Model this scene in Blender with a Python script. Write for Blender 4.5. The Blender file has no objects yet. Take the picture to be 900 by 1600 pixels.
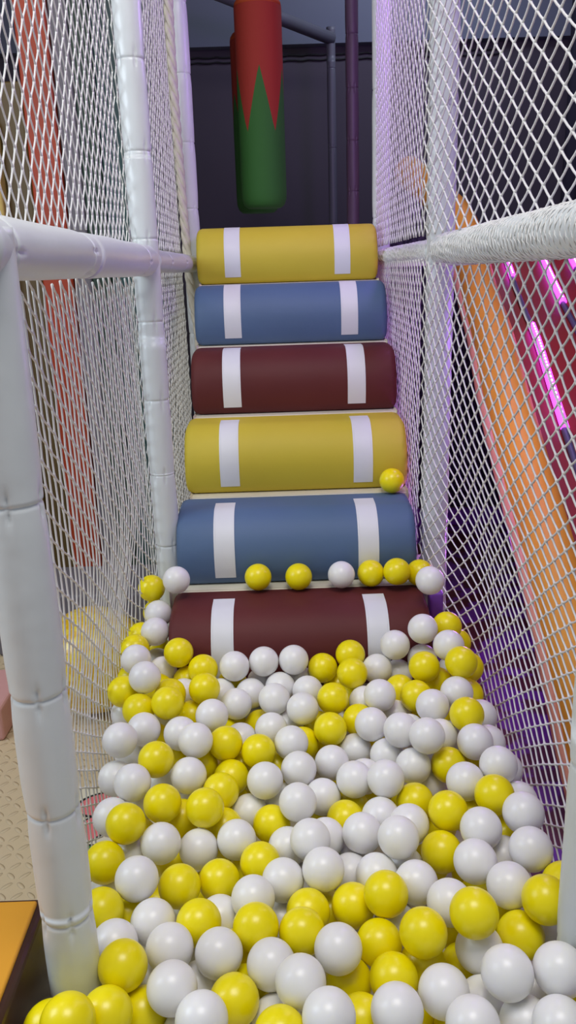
import bpy, math, random
from mathutils import Vector, Matrix
random.seed(7)
S = bpy.context.scene
COL = S.collection
PI = math.pi
H = 1.5                                   # eye height above the hall floor

# ------------------------------------------------------------------ camera
F = 1280.0                                # focal length in pixels of a 900x1600 frame
cd = bpy.data.cameras.new('camera'); cam = bpy.data.objects.new('camera', cd); COL.objects.link(cam)
cd.sensor_fit = 'VERTICAL'; cd.sensor_height = 24.0; cd.lens = 24.0 * F / 1600.0
cd.clip_start = .02; cd.clip_end = 60
MX = ((0.999427, -0.03359776, 0.00410636), (-0.01347344, -0.28360076, 0.95884779), (-0.03105057, -0.95835369, -0.28389093))
m = Matrix([[MX[r][0], -MX[r][1], -MX[r][2]] for r in range(3)])
cam.matrix_world = Matrix.Translation((-.048, 0, H)) @ m.to_4x4()
S.camera = cam

# ------------------------------------------------------------------ light
w = bpy.data.worlds.new('world'); S.world = w; w.use_nodes = True
w.node_tree.nodes['Background'].inputs[0].default_value = (.80, .86, 1.0, 1)
w.node_tree.nodes['Background'].inputs[1].default_value = .20
def area(name, loc, target, size, power, color, sy=None):
    l = bpy.data.lights.new(name, 'AREA'); l.energy = power; l.color = color
    l.shape = 'RECTANGLE'; l.size = size; l.size_y = sy or size
    o = bpy.data.objects.new(name, l); COL.objects.link(o); o.location = loc
    o.rotation_euler = (Vector(target) - Vector(loc)).to_track_quat('-Z', 'Y').to_euler()
    return o
area('ceiling_daylight', (.0, .55, 3.8), (0, 1.6, .4), 1.5, 45, (1.0, .97, .93), 1.2)
area('window_daylight', (-2.5, 1.2, 2.4), (0, 2.1, 1.0), 1.2, 27, (.78, .9, 1.0))
area('hall_light', (-1.7, 2.6, 3.4), (-1.4, 3.2, .5), 1.0, 8, (1.0, .88, .74))
def point(name, loc, power, color, r=.1):
    l = bpy.data.lights.new(name, 'POINT'); l.energy = power; l.color = color; l.shadow_soft_size = r
    o = bpy.data.objects.new(name, l); COL.objects.link(o); o.location = loc
point('purple_wash', (.95, 3.2, 2.6), 24, (.52, .25, 1.0), .15)
point('purple_floor_wash', (.72, 2.75, .55), 4, (.50, .16, 1.0), .1)
area('back_wall_fill', (1.2, 5.6, 4.0), (0, 6.8, 2.6), .8, 16, (.72, .8, 1.0))  # added fill to brighten the back wall and bulkhead, no fixture there
point('purple_side', (.95, 2.15, 2.75), 9, (.55, .28, 1.0), .12)
point('purple_low', (.74, 2.35, 1.30), 3.0, (.50, .20, 1.0), .10)
vs = S.view_settings; vs.view_transform = 'Standard'; vs.look = 'None'; vs.gamma = 1; vs.exposure = 0.42
vs.use_curve_mapping = False

# ------------------------------------------------------------------ materials
def mat(name, col, rough=.5, bump=None, spec=.5, coat=0, mottle=None, sss=0, emit=None, es=0):
    m = bpy.data.materials.new(name); m.use_nodes = True; nt = m.node_tree
    b = nt.nodes['Principled BSDF']
    b.inputs['Base Color'].default_value = (*col, 1); b.inputs['Roughness'].default_value = rough
    b.inputs['Specular IOR Level'].default_value = spec
    if coat: b.inputs['Coat Weight'].default_value = coat; b.inputs['Coat Roughness'].default_value = .15
    if sss:
        b.inputs['Subsurface Weight'].default_value = sss; b.inputs['Subsurface Radius'].default_value = (.02, .02, .015)
        b.inputs['Subsurface Scale'].default_value = .9
    if emit: b.inputs['Emission Color'].default_value = (*emit, 1); b.inputs['Emission Strength'].default_value = es
    tc = nt.nodes.new('ShaderNodeTexCoord')
    if mottle:
        sc, amt, col2 = mottle
        n = nt.nodes.new('ShaderNodeTexNoise'); n.inputs['Scale'].default_value = sc; n.inputs['Detail'].default_value = 4
        r = nt.nodes.new('ShaderNodeValToRGB'); r.color_ramp.elements[0].position = .5 - amt; r.color_ramp.elements[1].position = .5 + amt
        r.color_ramp.elements[0].color = (*col, 1); r.color_ramp.elements[1].color = (*col2, 1)
        nt.links.new(tc.outputs['Object'], n.inputs['Vector']); nt.links.new(n.outputs['Fac'], r.inputs['Fac'])
        nt.links.new(r.outputs['Color'], b.inputs['Base Color'])
    if bump:
        sc, st, dist = bump
        n = nt.nodes.new('ShaderNodeTexNoise'); n.inputs['Scale'].default_value = sc; n.inputs['Detail'].default_value = 3
        bp = nt.nodes.new('ShaderNodeBump'); bp.inputs['Strength'].default_value = st; bp.inputs['Distance'].default_value = dist
        nt.links.new(tc.outputs['Object'], n.inputs['Vector']); nt.links.new(n.outputs['Fac'], bp.inputs['Height'])
        nt.links.new(bp.outputs['Normal'], b.inputs['Normal'])
    return m
M = {}
M['white_vinyl'] = mat('white_vinyl', (.72, .76, .77), .34, (9, .35, .01))
M['cream_vinyl'] = mat('cream_vinyl', (.74, .69, .55), .45, (8, .2, .01))
M['band'] = mat('band', (.74, .75, .78), .5, (60, .15, .002))
M['yellow_vinyl'] = mat('yellow_vinyl', (.58, .455, .03), .62, (14, .2, .006), mottle=(5, .3, (.62, .49, .04)))
M['blue_vinyl'] = mat('blue_vinyl', (.080, .140, .265), .62, (14, .2, .006), mottle=(4, .3, (.088, .152, .28)))
M['maroon_vinyl'] = mat('maroon_vinyl', (.095, .017, .017), .6, (14, .2, .006), spec=.3, mottle=(4, .3, (.12, .022, .021)))
M['ball_white'] = mat('ball_white', (.84, .83, .82), .32, sss=.6)
M['ball_yellow'] = mat('ball_yellow', (.90, .765, .001), .30, sss=.35)
M['net_white'] = mat('net_white', (.80, .79, .77), .7, (900, .4, .001))
M['rope'] = mat('rope', (.66, .62, .52), .85, (300, .6, .002))
M['orange_vinyl'] = mat('orange_vinyl', (.90, .40, .035), .55, (12, .2, .006))
M['amber_vinyl'] = mat('amber_vinyl', (.72, .33, .025), .4, (12, .2, .006))
M['salmon_vinyl'] = mat('salmon_vinyl', (.78, .33, .20), .45)
M['red_panel'] = mat('red_panel', (.27, .026, .018), .4, (10, .2, .005))
M['groove'] = mat('groove', (.09, .09, .14), .4)
M['led'] = mat('led', (.6, .1, .6), .4, emit=(.66, .05, 1.0), es=2.6)
M['led_dot'] = mat('led_dot', (1, .6, 1), .4, emit=(1.0, .35, 1.0), es=5)
M['brown_vinyl'] = mat('brown_vinyl', (.055, .020, .012), .35, (10, .2, .005))
M['dark_wall'] = mat('dark_wall', (.075, .062, .085), .8, mottle=(1.2, .3, (.085, .070, .094)))
M['bulkhead'] = mat('bulkhead', (.17, .19, .25), .8)
M['ceiling'] = mat('ceiling', (.045, .045, .06), .9)
M['curtain'] = mat('curtain', (.022, .020, .038), .8, mottle=(3, .3, (.03, .026, .048)))
M['purple_lit_vinyl'] = mat('purple_lit_vinyl', (.13, .08, .12), .5, (9, .35, .01))  # frame post vinyl with dim purple light put into its colour
M['grey_pipe'] = mat('grey_pipe', (.12, .12, .15), .5)
M['red_cover'] = mat('red_cover', (.33, .026, .014), .8, (250, .5, .001))
M['orange_cap'] = mat('orange_cap', (.45, .06, .01), .8)
M['green_cover'] = mat('green_cover', (.030, .135, .022), .8, (250, .5, .001))
M['black_strap'] = mat('black_strap', (.02, .02, .022), .7)
M['purple_vinyl'] = mat('purple_vinyl', (.20, .055, .42), .45, (10, .3, .006))  # skirting's own colour; on side_pad it paints in purple LED light
M['sparkle'] = mat('sparkle', (.012, .008, .022), .9, mottle=(60, .06, (.05, .035, .075)))
M['mottled_floor'] = mat('mottled_floor', (.105, .034, .026), .6, mottle=(6, .025, (.17, .055, .30)))
M['grey_panel'] = mat('grey_panel', (.15, .14, .165), .6)
M['olive_panel'] = mat('olive_panel', (.095, .058, .010), .5, mottle=(2, .3, (.09, .058, .02)))
M['redor_panel'] = mat('redor_panel', (.42, .040, .004), .5, mottle=(3, .3, (.28, .032, .007)))
M['teal_panel'] = mat('teal_panel', (.016, .035, .042), .5, mottle=(1.5, .15, (.02, .075, .075)))
M['green_panel'] = mat('green_panel', (.012, .035, .022), .5)
M['gold_panel'] = mat('gold_panel', (.55, .40, .11), .5)
M['pink_vinyl'] = mat('pink_vinyl', (.62, .33, .32), .5)
M['hall_wall'] = mat('hall_wall', (.30, .29, .33), .7)
M['black_hole'] = mat('black_hole', (.01, .01, .012), .6)
M['melon_green'] = mat('melon_green', (.05, .25, .06), .5)
M['melon_pink'] = mat('melon_pink', (.75, .18, .20), .5)
M['glitter_gold'] = mat('glitter_gold', (.70, .42, .008), .25, mottle=(38, .03, (.80, .60, .05)), coat=.3)

def floor_tile_material():
    m = bpy.data.materials.new('embossed_tile'); m.use_nodes = True; nt = m.node_tree; N = nt.nodes.new; L = nt.links.new
    b = nt.nodes['Principled BSDF']; b.inputs['Base Color'].default_value = (.60, .48, .31, 1); b.inputs['Roughness'].default_value = .55
    tc = N('ShaderNodeTexCoord'); sep = N('ShaderNodeSeparateXYZ'); L(tc.outputs['Object'], sep.inputs[0])
    def mt(op, a, bb=None, c=None):
        n = N('ShaderNodeMath'); n.operation = op
        for i, v in enumerate((a, bb, c)):
            if v is None: continue
            if isinstance(v, (int, float)): n.inputs[i].default_value = v
            else: L(v, n.inputs[i])
        return n.outputs[0]
    x = mt('MULTIPLY', sep.outputs[0], 27.0); y = mt('MULTIPLY', sep.outputs[1], 27.0)
    par = mt('FLOORED_MODULO', mt('ADD', mt('FLOOR', x), mt('FLOOR', y)), 2.0)
    s = mt('SUBTRACT', mt('MULTIPLY', par, 2.0), 1.0)
    u = mt('SUBTRACT', mt('FRACT', x), .5); v = mt('MULTIPLY', mt('SUBTRACT', mt('FRACT', y), .5), s)
    a = mt('MULTIPLY', mt('ADD', u, v), 1.25); c = mt('MULTIPLY', mt('SUBTRACT', u, v), 3.2)
    d = mt('ADD', mt('MULTIPLY', a, a), mt('MULTIPLY', c, c))
    h = mt('MAXIMUM', mt('SUBTRACT', 1.0, mt('MULTIPLY', d, 1.6)), 0.0)
    h = mt('POWER', h, .5)
    bp = N('ShaderNodeBump'); bp.inputs['Strength'].default_value = .8; bp.inputs['Distance'].default_value = .006
    L(h, bp.inputs['Height']); L(bp.outputs['Normal'], b.inputs['Normal'])
    return m
M['embossed_tile'] = floor_tile_material()

# ------------------------------------------------------------------ mesh helpers
class MB:
    def __init__(s): s.v = []; s.f = []
    def quadgrid(s, rows, closed_u=True, closed_v=False):
        b = len(s.v); nu = len(rows[0])
        for r in rows: s.v.extend(r)
        nr = len(rows)
        for i in range(nr if closed_v else nr - 1):
            i2 = (i + 1) % nr
            for j in range(nu if closed_u else nu - 1):
                j2 = (j + 1) % nu
                s.f.append((b + i*nu + j, b + i*nu + j2, b + i2*nu + j2, b + i2*nu + j))
        return b
    def cap(s, b, nu, rev=False):
        f = tuple(range(b, b + nu)); s.f.append(f[::-1] if rev else f)
    def box(s, x0, x1, y0, y1, z0, z1):
        b = len(s.v)
        s.v += [(x, y, z) for z in (z0, z1) for y in (y0, y1) for x in (x0, x1)]
        s.f += [tuple(b + k for k in q) for q in ((0,2,3,1), (4,5,7,6), (0,1,5,4), (2,6,7,3), (0,4,6,2), (1,3,7,5))]
    def tube(s, pts, rad, n=10, caps=True, up=None):
        pts = [Vector(p) for p in pts]; R = rad if isinstance(rad, (list, tuple)) else [rad]*len(pts)
        rows = []; prev = None
        for i, p in enumerate(pts):
            t = (pts[min(i+1, len(pts)-1)] - pts[max(i-1, 0)]).normalized()
            if prev is None:
                a = Vector(up) if up else (Vector((0,0,1)) if abs(t.z) < .9 else Vector((1,0,0)))
            else: a = prev
            a = (a - t*a.dot(t)).normalized(); prev = a; c = t.cross(a)
            rows.append([tuple(p + (a*math.cos(2*PI*k/n) + c*math.sin(2*PI*k/n))*R[i]) for k in range(n)])
        b = s.quadgrid(rows)
        if caps: s.cap(b, n, True); s.cap(b + (len(pts)-1)*n, n)
    def lathe(s, prof, n=32, c=(0, 0)):
        rows = [[(c[0] + r*math.cos(2*PI*k/n), c[1] + r*math.sin(2*PI*k/n), z) for k in range(n)] for r, z in prof]
        b = s.quadgrid(rows); s.cap(b, n, True); s.cap(b + (len(prof)-1)*n, n)
    def build(s, name, m, parent=None, smooth=False, bevel=0, angle=None, label=None):
        me = bpy.data.meshes.new(name); me.from_pydata(s.v, [], s.f); me.update()
        me.materials.append(m); o = bpy.data.objects.new(name, me); COL.objects.link(o)
        if smooth:
            me.polygons.foreach_set('use_smooth', [True]*len(me.polygons))
            if angle: me.set_sharp_from_angle(angle=math.radians(angle))
        if bevel:
            bm = o.modifiers.new('bevel', 'BEVEL'); bm.width = bevel; bm.segments = 3; bm.limit_method = 'ANGLE'
        if parent:
            o.parent = parent; o.matrix_parent_inverse = Matrix.Translation(-parent.location)
        if label: o['label'] = label
        return o
def tag(o, label, cat, group=None, kind=None):
    o['label'] = label; o['category'] = cat
    if group: o['group'] = group
    if kind: o['kind'] = kind
    return o
def empty(name, loc, label, cat, group=None):
    o = bpy.data.objects.new(name, None); COL.objects.link(o); o.location = loc; o.empty_display_size = .05
    return tag(o, label, cat, group)
def struct(name, b, m, **k):
    o = b.build(name, m, **k); o['kind'] = 'structure'; return o
def bx(x0, x1, y0, y1, z0, z1):
    b = MB(); b.box(x0, x1, y0, y1, z0, z1); return b

# ------------------------------------------------------------------ the hall
struct('floor', bx(-3.4, -.47, -.6, 7.2, -.05, 0), M['embossed_tile'])
struct('floor', bx(-.47, .52, -.6, 7.2, -.05, 0), M['cream_vinyl'])
struct('floor', bx(.52, 3.4, -.6, 7.2, -.05, 0), M['mottled_floor'])
struct('wall_back', bx(-3.4, 3.4, 7.0, 7.1, 0, 3.12), M['dark_wall'])
struct('trim_1', bx(-3.4, 3.4, 6.9, 7.1, 3.12, 4.2), M['bulkhead'])
struct('wall_left', bx(-3.5, -3.4, .8, 7.2, 0, 4.2), M['hall_wall'])
struct('wall_right', bx(3.4, 3.5, .8, 7.2, 0, 4.2), M['dark_wall'])
struct('ceiling', bx(-3.5, 3.5, 2.6, 7.2, 4.2, 4.3), M['ceiling'])

# pit floor and stair body (cream padded steps up to the platform)
struct('trim_2', bx(-.47, .47, .3, 2.26, 0, .2), M['cream_vinyl'])
Y0 = [2.05 + .262*i for i in range(6)]
TR = [H - 1.13 + .216*i for i in range(7)]
b = MB()
prof = [(2.12, .0)]
prof.append((Y0[0] + .215, 0)); 
pts = [(Y0[0] + .215, TR[0])]
prof = [(2.287, 0.0), (2.287, TR[1])]
for i in range(1, 6):
    prof += [(Y0[i] + .237, TR[i]), (Y0[i] + .237, TR[i+1])]
prof += [(6.1, TR[6]), (6.1, 0)]
XS = .40
def stairpart(pr, xs):
    rows = [[(x, p[0], p[1]) for p in pr] for x in (-xs, xs)]
    bi = b.quadgrid(rows); b.cap(bi, len(pr)); b.cap(bi + len(pr), len(pr), True)
stairpart([(2.287, 0), (2.287, TR[1]), (2.548, TR[1]), (2.548, 0)], .40)
stairpart([(2.549, 0), (2.549, TR[2])] + prof[4:], .352)
stair = b.build('padded_stair', M['cream_vinyl'], bevel=.006)
tag(stair, 'cream vinyl stair body carrying the coloured rolls up from the ball pit', 'stairs')

# ------------------------------------------------------------------ coloured step rolls
def roll_profile(y0, z0):
    # bullnose: small radius below, large one above, flat top running back to the riser
    h = .2155; out = []
    zc = z0 + .088
    for k in range(9):
        a = -PI/2 + (PI/2)*k/8
        out.append((y0 + .030 - .030*math.cos(a), zc + .086*math.sin(a)))
    for k in range(1, 15):
        a = (PI/2)*k/14
        out.append((y0 + .115 - .115*math.cos(a), zc + (h - .088)*math.sin(a)))
    out.append((y0 + .165, z0 + h)); out.append((y0 + .230, z0 + h - .001)); out.append((y0 + .2365, z0 + h - .010))
    out.append((y0 + .2365, z0 + .03)); out.append((y0 + .2365, z0 + .002))
    return out
def inset(prof, d):
    cy = sum(p[0] for p in prof)/len(prof); cz = sum(p[1] for p in prof)/len(prof); o = []
    for y, z in prof:
        v = Vector((y - cy, z - cz)); o.append((cy + v.x*(1 - d/max(v.length, .01)), cz + v.y*(1 - d/max(v.length, .01))))
    return o
ROLLS = [('maroon_vinyl', 'lowest maroon vinyl step roll with two white bands, sunk in the balls', -.016),
         ('blue_vinyl', 'lower blue step roll with two white bands, behind the row of loose balls', -.016),
         ('yellow_vinyl', 'lower yellow step roll with white bands, one yellow ball against it', -.005),
         ('maroon_vinyl', 'upper maroon step roll with white bands, above the lower yellow roll', 0),
         ('blue_vinyl', 'upper blue step roll with white bands, just below the topmost yellow one', 0),
         ('yellow_vinyl', 'topmost yellow step roll with white bands, under the hanging bags', -.004)]
for i, (mn, lab, dx) in enumerate(ROLLS):
    W = .368 if i == 0 else .362 if i < 3 else .358
    root = empty('step_roll', (dx, Y0[i] + .11, TR[i]), lab, 'step roll', 'padded rolls on the steps')
    P = roll_profile(Y0[i], TR[i] + .0005)
    b = MB(); rows = []
    st = [(0, .030), (.002, .019), (.006, .010), (.013, .0035), (.024, 0)]
    xs = [(-W + a, d) for a, d in st] + [(-.25 + k*.05, 0) for k in range(11)] + [(W - a, d) for a, d in reversed(st)]
    for x, d in xs:
        q = inset(P, d) if d else P
        rows.append([(dx + x, max(y, Y0[i]), max(z, TR[i] + .0005)) for y, z in q])
    bi = b.quadgrid(rows); n = len(P); b.cap(bi, n); b.cap(bi + (len(rows)-1)*n, n, True)
    b.build('roll_pad', M[mn], root, smooth=True, angle=50)
    for sgn in (-1, 1):
        cx = dx + sgn*.216; b = MB(); rows = []
        PB = inset(P, -.0016)[4:-4]
        for x, d in ((-.0312, .0016), (-.031, 0), (-.0265, 0), (-.026, .0008), (-.0255, 0), (.0255, 0), (.026, .0008), (.0265, 0), (.031, 0), (.0312, .0016)):
            q = inset(PB, d) if d else PB
            rows.append([(cx + x, y, z) for y, z in q])
        b.quadgrid(rows, closed_u=False)
        b.build('band', M['band'], root, smooth=True, angle=40)

# ------------------------------------------------------------------ padded posts and bars
def sleeve(name, p0, p1, r, seams, label, cat='padded post', group=None, m='white_vinyl', phase=0., wrap=None, n=72):
    p0 = Vector(p0); p1 = Vector(p1); ax = (p1 - p0); L = ax.length; ax.normalize()
    a = Vector((0, 0, 1)) if abs(ax.z) < .9 else Vector((1, 0, 0)); a = (a - ax*a.dot(ax)).normalized(); c = ax.cross(a)
    ts = set([0, L]); k = 0
    while k*.03 < L: ts.add(round(k*.03, 4)); k += 1
    for s in seams:
        for d in (-.05, -.035, -.022, -.014, -.008, -.004, -.0015, 0, .0015, .004, .008, .014, .022, .035, .05):
            if 0 < s + d < L: ts.add(s + d)
    rows = []; rnd = random.Random(hash(name + str(round(p0.x, 2))) % 1000); rnd = random.Random(int(abs(p0.x*1000 + p0.y*77 + p1.z*13)))
    ties = [[rnd.uniform(0, .5) + phase + q*2*PI/5 for q in range(5)] for s in seams]
    for t in sorted(ts):
        row = []
        for j in range(n):
            th = 2*PI*j/n; rr = r*(1 + .008*math.sin(3*th + t*9) + .010*math.sin(t*17 + th))
            for s, tt in zip(seams, ties):
                d = t - s
                if abs(d) > .08: continue
                rr -= r*.06*math.exp(-(d/.003)**2) + r*.05*math.exp(-(d/.03)**2)
                if d > .001: rr += r*.02*math.exp(-(d/.02)**2)
                for q in tt:
                    e = (th - q + PI) % (2*PI) - PI
                    rr -= r*.15*math.exp(-((abs(d) - .011)/.010)**2)*math.exp(-(e/.075)**2)
            row.append(tuple(p0 + ax*t + (a*math.cos(th) + c*math.sin(th))*rr))
        rows.append(row)
    b = MB(); bi = b.quadgrid(rows); b.cap(bi, n, True); b.cap(bi + (len(rows)-1)*n, n)
    if wrap:
        root = empty(name, tuple(p0), label, cat, group)
        b.build('foam_sleeve', M[m], root, smooth=True)
        b = MB(); starts, pitch, cr = wrap
        for hand in (-1, 1):
            for k in range(starts):
                pts = []; q = 0; step = .012
                while q*step <= L:
                    t = q*step; th = hand*2*PI*t/pitch + 2*PI*k/starts + .15*math.sin(t*23 + k)
                    pts.append(tuple(p0 + ax*t + (a*math.cos(th) + c*math.sin(th))*(r*1.02 + cr*.6))); q += 1
                b.tube(pts, cr, 4)
        b.build('net_wrap', M['net_white'], root, smooth=True, label='white net cords wrapped round the sleeve')
        return root
    return tag(b.build(name, M[m], smooth=True), label, cat, group)
TOPZ = 3.5
def seams(z0, zs): return [z - z0 for z in zs]
G = 'white padded frame posts'
PR = .0375
def zrange(a, b, s, off=0):
    o = []; z = a + off
    while z < b: o.append(z); z += s
    return o
sleeve('padded_post', (-.41, 1.06, .2), (-.41, 1.06, 1.56), .0412, seams(.2, [.34, .546, .739, .932, 1.213]),
       'nearest white padded post, at the left front beside the orange and brown block', group=G, phase=.9)
sleeve('padded_post', (-.41, 2.39, .0), (-.41, 2.39, TOPZ), PR, zrange(.26, TOPZ, .222),
       'white padded post on the left beside the lower blue step roll', group=G)
sleeve('padded_post', (-.41, 3.74, .0), (-.41, 3.74, TOPZ), PR, zrange(.2, TOPZ, .26),
       'far left white padded post with a cream rope beside it, next to the top roll', group=G)
sleeve('padded_post', (.408, 1.06, .2), (.408, 1.06, TOPZ), .042, zrange(.25, TOPZ, .33),
       'nearest white padded post at the right edge of the ball pit', group=G)
sleeve('padded_post', (.41, 2.39, .0), (.41, 2.39, TOPZ), PR, zrange(.3, TOPZ, .4),
       'white padded post on the right with net drawn over it, beside the lower blue roll', group=G, wrap=(4, .40, .0011))
sleeve('padded_post', (.41, 3.74, .0), (.41, 3.74, TOPZ), PR, zrange(.2, TOPZ, .5),
       'far right white padded post behind the net, next to the topmost yellow roll', group=G)
sleeve('padded_post', (.41, 5.07, 0), (.41, 5.07, TOPZ), .036, zrange(.3, TOPZ, .27),
       'padded post in dim purple light on the platform behind the hanging bags', group='dimly lit posts behind the platform', m='purple_lit_vinyl')
sleeve('thin_post', (.37, 6.2, 0), (.37, 6.2, 3.05), .03, zrange(.3, 3, .5),
       'slimmer dark grey post standing against the dark back wall', 'post', m='grey_pipe')
BZ = H + .035
GB = 'white padded frame bars'
sleeve('padded_bar', (-.41, 1.00, BZ + .003), (-.41, 2.35, BZ), PR + .004, [.09, .55, 1.22],
       'white padded bar at the left joining the nearest post to the second', 'padded bar', GB)
sleeve('padded_bar', (-.41, 2.43, BZ), (-.41, 3.70, BZ), PR - .003, [.3, .75],
       'white padded bar at the left leading back to the top step roll', 'padded bar', GB)
sleeve('padded_bar', (.418, 1.10, BZ + .012), (.412, 2.35, BZ + .003), PR + .004, [.6],
       'white padded bar at the right front, wrapped in net cords', 'padded bar', GB, wrap=(6, .13, .0012))
sleeve('padded_bar', (.41, 2.43, BZ), (.41, 3.70, BZ), PR - .002, [.6],
       'white net-wrapped padded bar at the right leading back to the top roll', 'padded bar', GB, wrap=(6, .13, .0011))

# ------------------------------------------------------------------ nets
def smst(a, b, x):
    t = min(1, max(0, (x - a)/(b - a))); return t*t*(3 - 2*t)
def net(name, yr, zr, A, B, xf, cr, label, jit=.0010, warp=None, group='white safety nets', knot=1.55):
    """diamond netting on the surface x = xf(y, z); lattice vectors A, B in (y, z)"""
    y0, y1 = yr; z0, z1 = zr; det = A[0]*B[1] - A[1]*B[0]
    def coef(y, z):
        y -= y0; z -= z1; return ((y*B[1] - z*B[0])/det, (A[0]*z - A[1]*y)/det)
    cs = [coef(y, z) for y in (y0, y1) for z in (z0, z1)]
    m0, m1 = int(min(c[0] for c in cs)) - 2, int(max(c[0] for c in cs)) + 2
    n0, n1 = int(min(c[1] for c in cs)) - 2, int(max(c[1] for c in cs)) + 2
    rnd = random.Random(int(y0*100 + z0*1000)); K = {}
    for mm in range(m0, m1 + 1):
        for nn in range(n0, n1 + 1):
            y = y0 + mm*A[0] + nn*B[0]; z = z1 + mm*A[1] + nn*B[1]
            jy, jz = rnd.uniform(-jit, jit), rnd.uniform(-jit, jit)
            if y0 - .002 <= y <= y1 + .002 and z0 - .002 <= z <= z1 + .002:
                if warp:
                    dy, dz = warp(y, z); y += dy; z += dz
                K[(mm, nn)] = Vector((xf(y, z) + rnd.uniform(-.0012, .0012), y + jy, z + jz))
    b = MB()
    for dm, dn in ((1, 0), (0, 1)):
        for (mm, nn), p in K.items():
            if (mm - dm, nn - dn) in K: continue
            chain = [p]; q = (mm + dm, nn + dn)
            while q in K: chain.append(K[q]); q = (q[0] + dm, q[1] + dn)
            if len(chain) < 2: continue
            pts, rad = [], []
            for i, c in enumerate(chain):
                if i:
                    a = chain[i-1]
                    pts += [a.lerp(c, .2), a.lerp(c, .5) + Vector((0, 0, -.0008)), a.lerp(c, .8)]; rad += [cr, cr, cr]
                pts.append(c); rad.append(cr*knot)
            b.tube(pts, rad, 5)
    return tag(b.build(name, M['net_white'], smooth=True), label, 'safety net', group)
def xl(y, z):                              # left nets hang outside the posts, pushed out by the balls below
    return -.456 - .056*smst(1.10, 1.42, y)*smst(2.39, 2.08, y)*smst(.95, .46, z)
def xr(y, z):                              # right nets hang inside the rear posts, outside the nearest one
    t = min(1, max(0, (2.39 - y)/1.25)); base = .366 + .098*t
    base += .10*smst(2.36, 1.98, y)*smst(1.2, .55, z)*(1 - .55*t)
    if y > 2.43: base = .366 + .02*min(1, (y - 2.43)/1.3)
    return base
net('safety_net', (.98, 2.385), (BZ + .035, 3.0), (-.026, -.031), (.025, -.029), xl, .0017,
    'white diamond net at upper left above the bar, between nearest and second post')
net('safety_net', (1.115, 2.385), (.2, BZ - .03), (.0, -.046), (.031, -.021), xl, .0019,
    'white net at lower left below the bar, beside the left edge of the pit')
net('safety_net', (2.40, 3.72), (BZ + .03, 3.2), (-.026, -.030), (.026, -.030), xl, .0018,
    'white net at far upper left between second post and rope-laced post')
net('safety_net', (2.40, 3.72), (.5, BZ - .03), (-.024, -.026), (.026, -.026), xl, .0018,
    'white net at far left below the bar, beside the left ends of the rolls')
net('safety_net', (.98, 2.42), (BZ + .03, 3.0), (-.036, -.0245), (.036, -.0245), xr, .0023,
    'white diamond net at upper right above the net-wrapped bar, nearest the camera')
def wr(y, z):
    t = (y - 1.05)/1.34
    return 0, .05*math.sin(PI*min(1, max(0, t)))*smst(1.4, .7, z) - .03*(1 - t)*smst(1.4, .6, z)
net('safety_net', (1.09, 2.42), (.2, BZ - .02), (-.032, -.0255), (.031, -.0235), xr, .0022,
    'white net at lower right, in front of the orange tube and purple floor', warp=wr)
net('safety_net', (2.43, 3.72), (BZ + .03, 3.2), (-.028, -.030), (.028, -.030), xr, .0018,
    'white net at far upper right between second and far post')
net('safety_net', (2.43, 3.72), (.5, BZ - .02), (-.028, -.026), (.028, -.026), xr, .0018,
    'white net at far right below the bar, beside the right ends of the rolls')

# cream lacing rope beside the far left post
b = MB(); core = []; q = 0
z = 3.3
while z > 1.12:
    core.append((-.425 + .012*math.sin(z*2.1) + .02*smst(1.5, 1.2, z), 3.655 - .02*math.sin(z*3), z)); z -= .02
for k in range(3):
    b.tube([(x + .009*math.cos(i*.75 + k*2.09), y + .009*math.sin(i*.75 + k*2.09), z) for i, (x, y, z) in enumerate(core)], .0115, 7)
tag(b.build('lacing_rope', M['rope'], smooth=True), 'thick cream twisted rope lacing the net beside the far left post', 'rope')

# ------------------------------------------------------------------ hanging bags
def punch_bag(x, y, zb, zt, r, lab, rot):
    root = empty('hanging_bag', (x, y, zt), lab, 'hanging bag', 'red and green hanging bags')
    n = 60; zig = []
    for k in range(n):
        t = ((k/n)*5 + rot) % 1; tri = abs(2*t - 1)
        zig.append(zb + (.34 + .30*tri)*(zt - zb)/.93)
    rows = []
    for rr, s in ((.35, 0), (.75, .0), (.90, .014), (.985, .04), (1.0, .075)):
        rows.append([(x + rr*r*math.cos(2*PI*k/n), y + rr*r*math.sin(2*PI*k/n), zb + s) for k in range(n)])
    for q in (.25, .5, .75, 1):
        rows.append([(x + r*math.cos(2*PI*k/n), y + r*math.sin(2*PI*k/n), zb + .075 + (zig[k] - zb - .075)*q) for k in range(n)])
    b = MB(); bi = b.quadgrid(rows); b.cap(bi, n, True); b.build('green_cover', M['green_cover'], root, smooth=True, angle=60)
    rows = []
    for q in (0, .25, .5, .75, 1):
        rows.append([(x + r*math.cos(2*PI*k/n), y + r*math.sin(2*PI*k/n), zig[k] + (zt - .03 - zig[k])*q) for k in range(n)])
    b = MB(); b.quadgrid(rows); b.build('red_cover', M['red_cover'], root, smooth=True)
    b = MB(); b.lathe([(r*1.0, zt - .03), (r*.97, zt - .012), (r*.88, zt + .004), (r*.5, zt + .012), (.03, zt + .02)], n, (x, y))
    b.build('top_cap', M['orange_cap'], root, smooth=True, label='orange top cap')
    b = MB(); b.tube([(x, y, zt + .015), (x, y, 3.40)], .014, 8); b.build('strap', M['black_strap'], root)
punch_bag(-.098, 4.47, 1.805, 2.74, .115, 'red over green zigzag hanging bag in front, above the top yellow roll', .26)
punch_bag(-.135, 4.74, 1.80, 2.66, .115, 'second hanging bag almost hidden behind the front one, slightly left', .1)
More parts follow.
